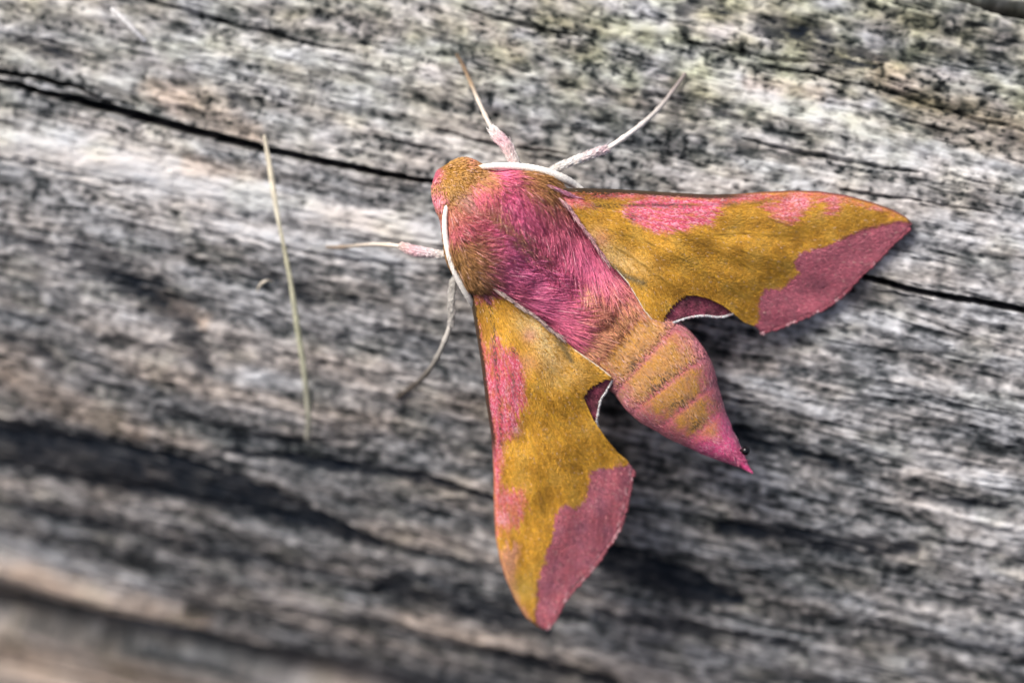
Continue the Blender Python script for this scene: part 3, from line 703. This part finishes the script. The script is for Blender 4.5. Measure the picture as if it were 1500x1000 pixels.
c = mix(c, lin((205, 140, 130)), .6*near(LX, LY, 775, 490, 10)+.4*near(LX, LY, 772, 530, 14))
c = mix(c, lin((112, 100, 72)), np.exp(-(seg_dist(LX, LY, [(815, 498), (828, 512), (836, 528)])/4.5)**2)*.8)
c = mix(c, lin((150, 104, 36)), sstep(30, 12, ec)*sstep(530, 480, LY)*.7)
p1 = soft(LX, LY, [(708, 545), (716, 520), (722, 498), (730, 490), (738, 515), (752, 510), (766, 535), (768, 560), (769, 587), (766, 601), (755, 609), (760, 627), (752, 635), (739, 642), (736, 668), (733, 702), (724, 702), (718, 650), (713, 600)], 3.2, 430, 16, (700, 400), 5)
p1 = np.maximum(p1, .85*soft(LX, LY, [(686, 400), (706, 410), (722, 428), (722, 446), (712, 440), (694, 436)], 3, 431, 16, (690, 380), 5))
p1 = np.maximum(p1, .75*soft(LX, LY, [(697, 470), (710, 500), (722, 560), (732, 640), (733, 720), (732, 780), (726, 780), (723, 700), (716, 620), (706, 545)], 2, 432, 20, (694, 380), 3))
p2 = soft(LX, LY, [(736, 712), (766, 716), (772, 738), (764, 760), (755, 774), (734, 778), (725, 762), (726, 720)], 3.2, 433, 16, (700, 400), 5)*.85
p3 = soft(LX, LY, [(732, 800), (763, 796), (757, 820), (755, 850), (764, 884), (782, 912), (770, 912), (735, 850)], 3.0, 435, 16, (700, 400), 5)*.6
p1 = p1*np.clip(.92+1.1*st, 0, 1); p2 = p2*np.clip(.8+1.1*st, 0, 1)
pk = mix(lin((214, 82, 112)), lin((242, 176, 192)), sstep(-.1, .6, g+.4*st)*.75); pk = mix(pk, lin((180, 70, 84)), sstep(-.2, -.6, g)*.6)  # whitish streaks again stand for sheen, put into the colour
c = mix(c, pk, np.maximum(p1, p2)); c = mix(c, lin((214, 152, 140)), p3)
c = mix(c, lin((240, 186, 196)), np.clip(near(LX, LY, 737, 756, 9)+.8*near(LX, LY, 757, 628, 7)+.5*near(LX, LY, 745, 570, 12), 0, 1)*.7*(g > -.1))
pepper = np.clip(np.exp(-(seg_dist(LX, LY, [(712, 430), (722, 470), (726, 530), (733, 600), (733, 650)])/3.2)**2)+np.exp(-(seg_dist(LX, LY, [(750, 545), (755, 580)])/4)**2)*.8+near(LX, LY, 700, 448, 8)+near(LX, LY, 752, 514, 6), 0, 1)
c = mix(c, lin((70, 60, 44)), pepper*(g+.4*noise(LX/1.7, LY/1.7, 437) > .0)*.85)
tz = soft(LX, LY, [(930, 678), (916, 679), (901, 681), (892, 684), (874, 686), (864, 690), (863, 704), (860, 722), (853, 735), (840, 744), (826, 738), (813, 751), (811, 771), (809, 786), (800, 808), (798, 823), (791, 839), (787, 852), (787, 874), (784, 896), (785, 912), (792, 930), (940, 930), (940, 678)], 2.8, 440)
rs = mix(lin((202, 112, 122)), lin((184, 112, 128)), np.clip(.5+1.2*fbm(LX/24, LY/24, 442, 2), 0, 1)); rs = mix(rs, lin((214, 130, 138)), sstep(.2, .6, g)*.5); rs = mix(rs, lin((118, 72, 84)), sstep(-.25, -.6, g)*.5)
rs = mix(rs, lin((142, 80, 96)), sstep(.1, .5, fbm(LX/9, LY/9, 447, 2))*.5); rs = mix(rs, lin((220, 150, 154)), sstep(.28, .6, noise(LX/5, LY/5, 448))*.45)
c = mix(c, rs, tz)
c = mix(c, lin((118, 56, 66)), np.exp(-(seg_dist(LX, LY, [(787, 852), (787, 874), (784, 896), (786, 912)])/2.4)**2)*.7)
c = mix(c, lin((110, 48, 60)), tz*np.exp(-(et/2.6)**2)*.85*(noise(LX/6, LY/6, 444) > -.2)); c = mix(c, lin((232, 190, 190)), tz*np.exp(-((et-3.5)/1.4)**2)*sstep(.1, .4, noise(LX/8, LY/8, 446))*.8)
c = mix(c, lin((204, 176, 84)), near(LX, LY, 768, 860, 22)*(1-tz)*.6)
VL = veins(LX, LY, L_veins, 1.5); c = c*(1-.38*VL)[..., None]
c = mix(c, DARK, sstep(7.5, 4.0, ec)*sstep(690, 640, LY)*.95); c = mix(c, lin((150, 80, 70)), sstep(3.5, 1.2, ec)*sstep(640, 690, LY)*.6)
c = mix(c, lin((222, 206, 184)), sstep(4.5, 1.8, et)*sstep(506, 516, LY)*sstep(554, 548, LY))
LC = c
fw2 = wing('forewing', LX, LY, zL(LX, LY)+.7*veins(LX, LY, L_veins, 2.4), LC, 'forewing hanging downwards, its rosy outer band ending in a blunt tip')
scale_coat('wing_scales', fw2, LX, LY, zL, LC, 24000, (700, 400), 451, keep=(((LX-xc[:, None]) > 5) & ((xt[:, None]-LX) > 3))*(1-.85*VL))
fringe('margin_fringe', fw2, [(926, 686), (919, 725), (908, 768), (888, 800), (862, 837), (831, 870), (811, 905), (799, 920)], zL, lin((160, 74, 88)), 900, 7, 452, (.8, .5))

# hindwings: only a rosy strip with a white fringe shows in the notch of each forewing
def hind_col(X_, Y_, seed):
    g = noise(X_/2.5, Y_/2.5, seed); pt = fbm(X_/16, Y_/16, seed+1, 2)
    c = mix(lin((150, 72, 92)), lin((110, 66, 72)), np.clip(.45+1.1*pt, 0, 1)); return mix(c, lin((180, 104, 120)), sstep(.2, .6, g)*.5)
H1 = [(940, 462), (955, 474), (969, 480), (986, 471.5), (1008, 464), (1030, 461), (1050, 463), (1062, 462), (1074, 458), (1092, 446), (1110, 430)]
u = np.linspace(940, 1110, 110); v = np.linspace(0, 1, 50)
yl = interp_poly(H1, 0, 1, u)+.8*noise(u/4, u*0, 501); yu = 400-(u-940)*.1
HX = u[:, None]*np.ones((1, 50)); HY = yu[:, None]+(yl-yu)[:, None]*v[None]
zH1 = lambda x, y: zR0(x, y)-7+1.5*noise(np.asarray(x)/14, np.asarray(y)/14, 503)
hc = hind_col(HX, HY, 505)
hwg1 = wing('hindwing', HX, HY, zH1(HX, HY), hc, 'white-fringed rosy hindwing edge showing in the notch of the upper forewing')
scale_coat('wing_scales', hwg1, HX, HY, zH1, hc, 2200, (900, 380), 506, L=(4, 7), wid=2.0)
fringe('margin_fringe', hwg1, H1[2:9], zH1, WHITE, 1500, 3.6, 507, (.1, 1), wid=1.2, jit=.35, zoff=1)
H2 = [(858, 530), (884, 540), (898, 553), (886, 574), (879, 585), (876, 598), (873, 614), (874.5, 624), (866, 640), (850, 655)]
u = np.linspace(530, 655, 100)
xr = interp_poly(H2, 1, 0, u)+.8*noise(u/4, u*0, 511); xl = 815+0*u
GY = u[:, None]*np.ones((1, 50)); GX = xl[:, None]+(xr-xl)[:, None]*v[None]
zH2 = lambda x, y: zL0(x, y)-7+1.5*noise(np.asarray(x)/14, np.asarray(y)/14, 513)
hc = hind_col(GX, GY, 515)
hwg2 = wing('hindwing', GX, GY, zH2(GX, GY), hc, 'white-fringed rosy hindwing edge showing in the notch of the lower forewing')
scale_coat('wing_scales', hwg2, GX, GY, zH2, hc, 1600, (780, 480), 516, L=(4, 7), wid=2.0)
fringe('margin_fringe', hwg2, H2[2:8], zH2, WHITE, 1300, 3.6, 517, (1, .1), wid=1.2, jit=.35, zoff=1)

# pale hair lines where the wing roots meet the thorax
def seam_hair(parent, line, n_, seed, c1, c2):
    r = np.random.default_rng(seed); p = spline(line, 300); i0 = r.integers(0, 299, n_)
    q_ = p[i0]; t_ = np.gradient(p, axis=0)[i0]; t_ /= np.linalg.norm(t_, axis=1)[:, None]
    a = r.normal(.0, .07, n_)
    d = np.stack([t_[:, 0]*np.cos(a)-t_[:, 1]*np.sin(a), -(t_[:, 0]*np.sin(a)+t_[:, 1]*np.cos(a)), r.normal(-.05, .05, n_)], -1)
    pos = px3(q_[:, 0]+r.normal(0, .9, n_), q_[:, 1]+r.normal(0, .9, n_), q_[:, 2]+r.normal(0, 1.5, n_))
    c = mix(np.tile(c1, (n_, 1)), np.tile(c2, (n_, 1)), r.random(n_))
    return hairs('pale_hair', pos, d, np.tile([0, 0, 1.0], (n_, 1)), r.uniform(10, 20, n_), np.full(n_, 1.2), c, M_hair, parent, .03, .5, .1, seed=seed)
seam_hair(fw1, [(818, 290, 62), (832, 304, 60), (850, 328, 56), (868, 353, 50), (888, 384, 42)], 420, 601, lin((236, 200, 190)), lin((214, 130, 150)))
seam_hair(fw2, [(722, 422, 58), (742, 436, 56), (762, 450, 52), (784, 464, 47), (806, 482, 40), (820, 494, 36)], 380, 602, lin((216, 196, 180)), lin((180, 140, 140)))
seam_hair(fw1, [(800, 270, 55), (826, 282, 46), (846, 290, 36), (858, 296, 30)], 160, 603, lin((226, 170, 200)), lin((210, 100, 140)))
seam_hair(fw2, [(690, 408, 40), (698, 420, 36), (712, 436, 32)], 220, 604, lin((216, 120, 150)), lin((150, 70, 90)))

# antennae: thick white rods swept back along the shoulders
def antenna(rows, label):
    p = spline(rows, 70); pc = px3(p[:, 0], p[:, 1], p[:, 2])
    s = np.linspace(0, 1, 70)
    rad = p[:, 3]*(1+.05*np.sin(np.arange(70)*2.2))
    cl = mix(np.tile(lin((244, 240, 232)), (70, 1)), np.tile(lin((232, 206, 176)), (70, 1)), sstep(.16, .0, s))
    v_, f_, c_ = tube(pc, rad, cl, 14)
    o = build('antenna', v_, f_, M_leg, moth, cols=c_); o['label'] = label
antenna([(694, 250, 26, 4.0), (708, 245, 22, 4.6), (728, 243, 22, 4.8), (750, 243.5, 22, 5.2), (775, 246, 20, 5.8), (800, 252, 16, 6.2), (824, 261, 8, 6.4), (842, 271, -4, 5.6), (856, 281, -8, 3.6)], 'white antenna swept along the upper shoulder to the upper forewing')
antenna([(668, 282, 26, 2.0), (659, 292, 34, 2.6), (653.5, 306, 38, 3.4), (651.5, 325, 40, 4.0), (653.5, 352, 40, 4.4), (660, 380, 36, 4.8), (669, 403, 30, 5.2), (680, 424, 20, 5.2), (689, 440, 8, 4.6), (696, 452, -8, 3.0)], 'white antenna swept down the lower shoulder to the lower forewing')

# legs: thigh and shin with a thinner jointed foot
def wz(px, py, lift): return wood_hit(px, py, lift)[2]
def leg(thigh, foot, label):
    p = spline(thigh, 40); v_, f_, c_ = tube(px3(p[:, 0], p[:, 1], p[:, 2]), np.maximum(p[:, 3], 1), np.stack([np.interp(np.linspace(0, 1, 40), np.linspace(0, 1, len(thigh)), [lin(t[4])[k] for t in thigh]) for k in range(3)], -1), 12)
    return v_, f_, c_
def make_leg(thigh, foot, label):
    n_ = 44
    T4 = [t[:4] for t in thigh]; p = spline(T4, n_)
    cc = np.stack([np.interp(np.linspace(0, 1, n_), np.linspace(0, 1, len(thigh)), [lin(t[4])[k] for t in thigh]) for k in range(3)], -1)
    v_, f_, c_ = tube(px3(p[:, 0], p[:, 1], p[:, 2]), np.maximum(p[:, 3], 1), cc, 12)
    g = noise(v_[:, 0]/4, v_[:, 1]/4, 700)
    o = build('leg', v_, f_, M_leg, moth, cols=c_*(1+.25*g)[:, None]); o['label'] = label
    # soft scales on the thigh
    r = np.random.default_rng(len(label)); k = r.integers(0, len(v_)-2, 420)
    ctr = px3(p[:, 0], p[:, 1], p[:, 2])[np.minimum(k//12, n_-1)]; nr = v_[k]-ctr; nr /= np.linalg.norm(nr, axis=1)[:, None]+1e-9
    tgv = np.gradient(px3(p[:, 0], p[:, 1], p[:, 2]), axis=0)[np.minimum(k//12, n_-1)]
    hairs('leg_scales', v_[k], tangent(tgv+r.normal(0, .6, tgv.shape), nr), nr, r.uniform(5, 9, 420), np.full(420, 1.6), np.clip(c_[k]*(1+r.normal(0, .15, 420))[:, None], .01, .9), M_hair, o, .2, .6, seed=5)
    # foot: five joints, knobbed
    q_ = spline([t[:4] for t in foot], 60); s = np.linspace(0, 5, 60)
    rad = q_[:, 3]*(1+.28*np.exp(-((s-np.round(s))/.12)**2))
    cc = np.stack([np.interp(np.linspace(0, 1, 60), np.linspace(0, 1, len(foot)), [lin(t[4])[k] for t in foot]) for k in range(3)], -1)
    v_, f_, c_ = tube(px3(q_[:, 0], q_[:, 1], q_[:, 2]), rad, cc, 10)
    build('foot', v_, f_, M_leg, o, cols=c_)
Wt = (236, 230, 222); Pk = (230, 184, 192); Br = (138, 116, 98); Gy = (196, 192, 184)
make_leg([(764, 262, -22, 5, Wt), (754, 238, -18, 7, Wt), (742, 214, -14, 8.5, (228, 204, 200)), (730, 200, -14, 7.8, Pk), (721, 190, -16, 5, Wt)],
         [(722, 191, -16, 3.4, Wt), (712, 172, -22, 3.2, (220, 206, 190)), (700, 146, -42, 3.0, (206, 196, 184)), (688, 118, -74, 2.8, (160, 138, 112)), (676, 92, wz(676, 92, 14), 2.6, (120, 98, 74)), (669, 80, wz(669, 80, 8), 2.2, (96, 80, 60))], 'slender foreleg with a swollen pinkish white shin beside the head')
make_leg([(796, 262, -30, 4.5, Wt), (812, 248, -26, 5, Wt), (845, 234, -20, 5.5, Wt), (872, 224, -18, 6, (232, 214, 214)), (887, 219, -20, 4.5, (222, 190, 196))],
         [(886, 220, -20, 3.8, Wt), (905, 208, -24, 3.8, Wt), (938, 184, -38, 3.6, (214, 208, 202)), (966, 158, -60, 3.2, (190, 184, 178)), (988, 130, wz(988, 130, 14), 2.8, (160, 150, 146)), (1004, 108, wz(1004, 108, 6), 2.4, (140, 128, 124))], 'long white leg reaching away above the upper forewing')
make_leg([(668, 374, -26, 4.5, Wt), (648, 373, -22, 5, Wt), (625, 370, -20, 6.5, (236, 208, 212)), (606, 367, -22, 7, Pk), (590, 361, -26, 4.5, (222, 190, 180))],
         [(592, 362, -26, 3.4, Wt), (572, 359, -32, 3.2, (222, 208, 190)), (545, 358, -52, 3.0, (206, 196, 184)), (520, 360, -82, 2.8, (176, 166, 154)), (496, 362, wz(496, 362, 14), 2.6, (150, 132, 112)), (478, 362, wz(478, 362, 8), 2.2, (130, 116, 100))], 'foreleg with a pink patch sticking out beside the lower antenna')
make_leg([(676, 396, -40, 4, Gy), (665, 412, -40, 4.2, Gy), (661, 440, -42, 4.4, Gy), (662, 458, -46, 4.4, Gy), (661, 474, -50, 4, Gy)],
         [(661, 472, -50, 3.8, Gy), (652, 498, -58, 3.8, (190, 186, 178)), (640, 524, -78, 3.6, (160, 156, 148)), (624, 548, -110, 3.4, (110, 104, 96)), (604, 566, wz(604, 566, 14), 3.2, (84, 76, 68)), (582, 581, wz(582, 581, 7), 2.8, (70, 62, 54))], 'bent grey leg below the lower antenna with a dark foot')

# ------------------------------------------------------------------ small things
def straw(name, rows, cols_, label, cat, sides=10, flat=.6, n_=110):
    p = spline([(r_[0], r_[1], wz(r_[0], r_[1], r_[2]), r_[3]) for r_ in rows], n_)
    cc = np.stack([np.interp(np.linspace(0, 1, n_), np.linspace(0, 1, len(cols_)), [lin(t)[k] for t in cols_]) for k in range(3)], -1)
    v_, f_, c_ = tube(px3(p[:, 0], p[:, 1], p[:, 2]), np.maximum(p[:, 3]*.84, .6)*(1+.08*noise(np.arange(n_)/7., np.zeros(n_), 9)+.12*noise(np.arange(n_)/2.5, np.zeros(n_), 19)), cc, sides, flat)
    o = build(name, v_, f_, M_straw, cols=c_*(1+.3*noise(v_[:, 0]/3, v_[:, 1]/22, 12)+.15*noise(v_[:, 0]/30, v_[:, 1]/30, 14))[:, None], origin_c=wood_hit(rows[-1][0], rows[-1][1]))
    o['label'] = label; o['category'] = cat
straw('grass_stem', [(387, 198, 26, 2.4), (391, 220, 26, 4.0), (397, 255, 26, 5.0), (402, 288, 26, 5.0), (409, 328, 28, 3.2), (418, 372, 30, 3.6), (427, 420, 30, 4.4), (435, 475, 30, 5.0), (443, 525, 30, 5.2), (449, 575, 30, 5.2), (452, 615, 28, 5.2), (450, 644, 24, 4.6)],
      [(206, 198, 178), (222, 214, 190), (216, 211, 190), (188, 185, 156), (182, 181, 156), (176, 177, 150), (168, 169, 146), (164, 164, 146), (150, 148, 136)], 'long pale dry grass stem lying across the grain of the log', 'grass stem')
straw('plant_fibre', [(377, 427, 18, 1.4), (380, 419, 34, 2.2), (386, 413, 40, 2.4), (393, 411, 34, 2.0), (400, 413, 20, 1.2)], [(214, 206, 186), (222, 214, 196), (204, 196, 176)], 'tiny curled tan fibre beside the grass stem', 'fibre', n_=40)
straw('straw_fragment', [(163, 12, 20, 3), (176, 24, 22, 4.2), (190, 38, 22, 4.6), (203, 51, 20, 4.4), (213, 61, 16, 2.6)], [(196, 196, 196), (206, 206, 206), (190, 192, 196)], 'short whitish straw fragment stuck on the wood above the split', 'straw', n_=50)

# glossy black bead at the tail: a slightly flattened drop with a short neck
a = np.linspace(0, np.pi, 26); bq = np.linspace(0, 2*np.pi, 32, endpoint=False)
rr = 6.6*(np.sin(a)+.02); ax_ = -6.2*np.cos(a); ax_[:5] -= np.linspace(3.0, 0, 5)
bd_ = np.array([1, -.1, .15]); bd_ /= np.linalg.norm(bd_); s1 = np.cross(bd_, [0, 0, 1.]); s1 /= np.linalg.norm(s1); s2 = np.cross(bd_, s1)
ctr = px3(1092, 660, -14)
vv = (ctr+ax_[:, None, None]*bd_+rr[:, None, None]*(np.cos(bq)[None, :, None]*s1+np.sin(bq)[None, :, None]*s2*1.05)).reshape(-1, 3)
bead = build('black_bead', vv, grid_faces(26, 32, True), M_bead, origin_c=ctr)
bead['label'] = 'tiny glossy black bead clinging beside the pink tail of the moth'; bead['category'] = 'bead'

for o in bpy.data.objects:
    if '_o' in o: del o['_o']
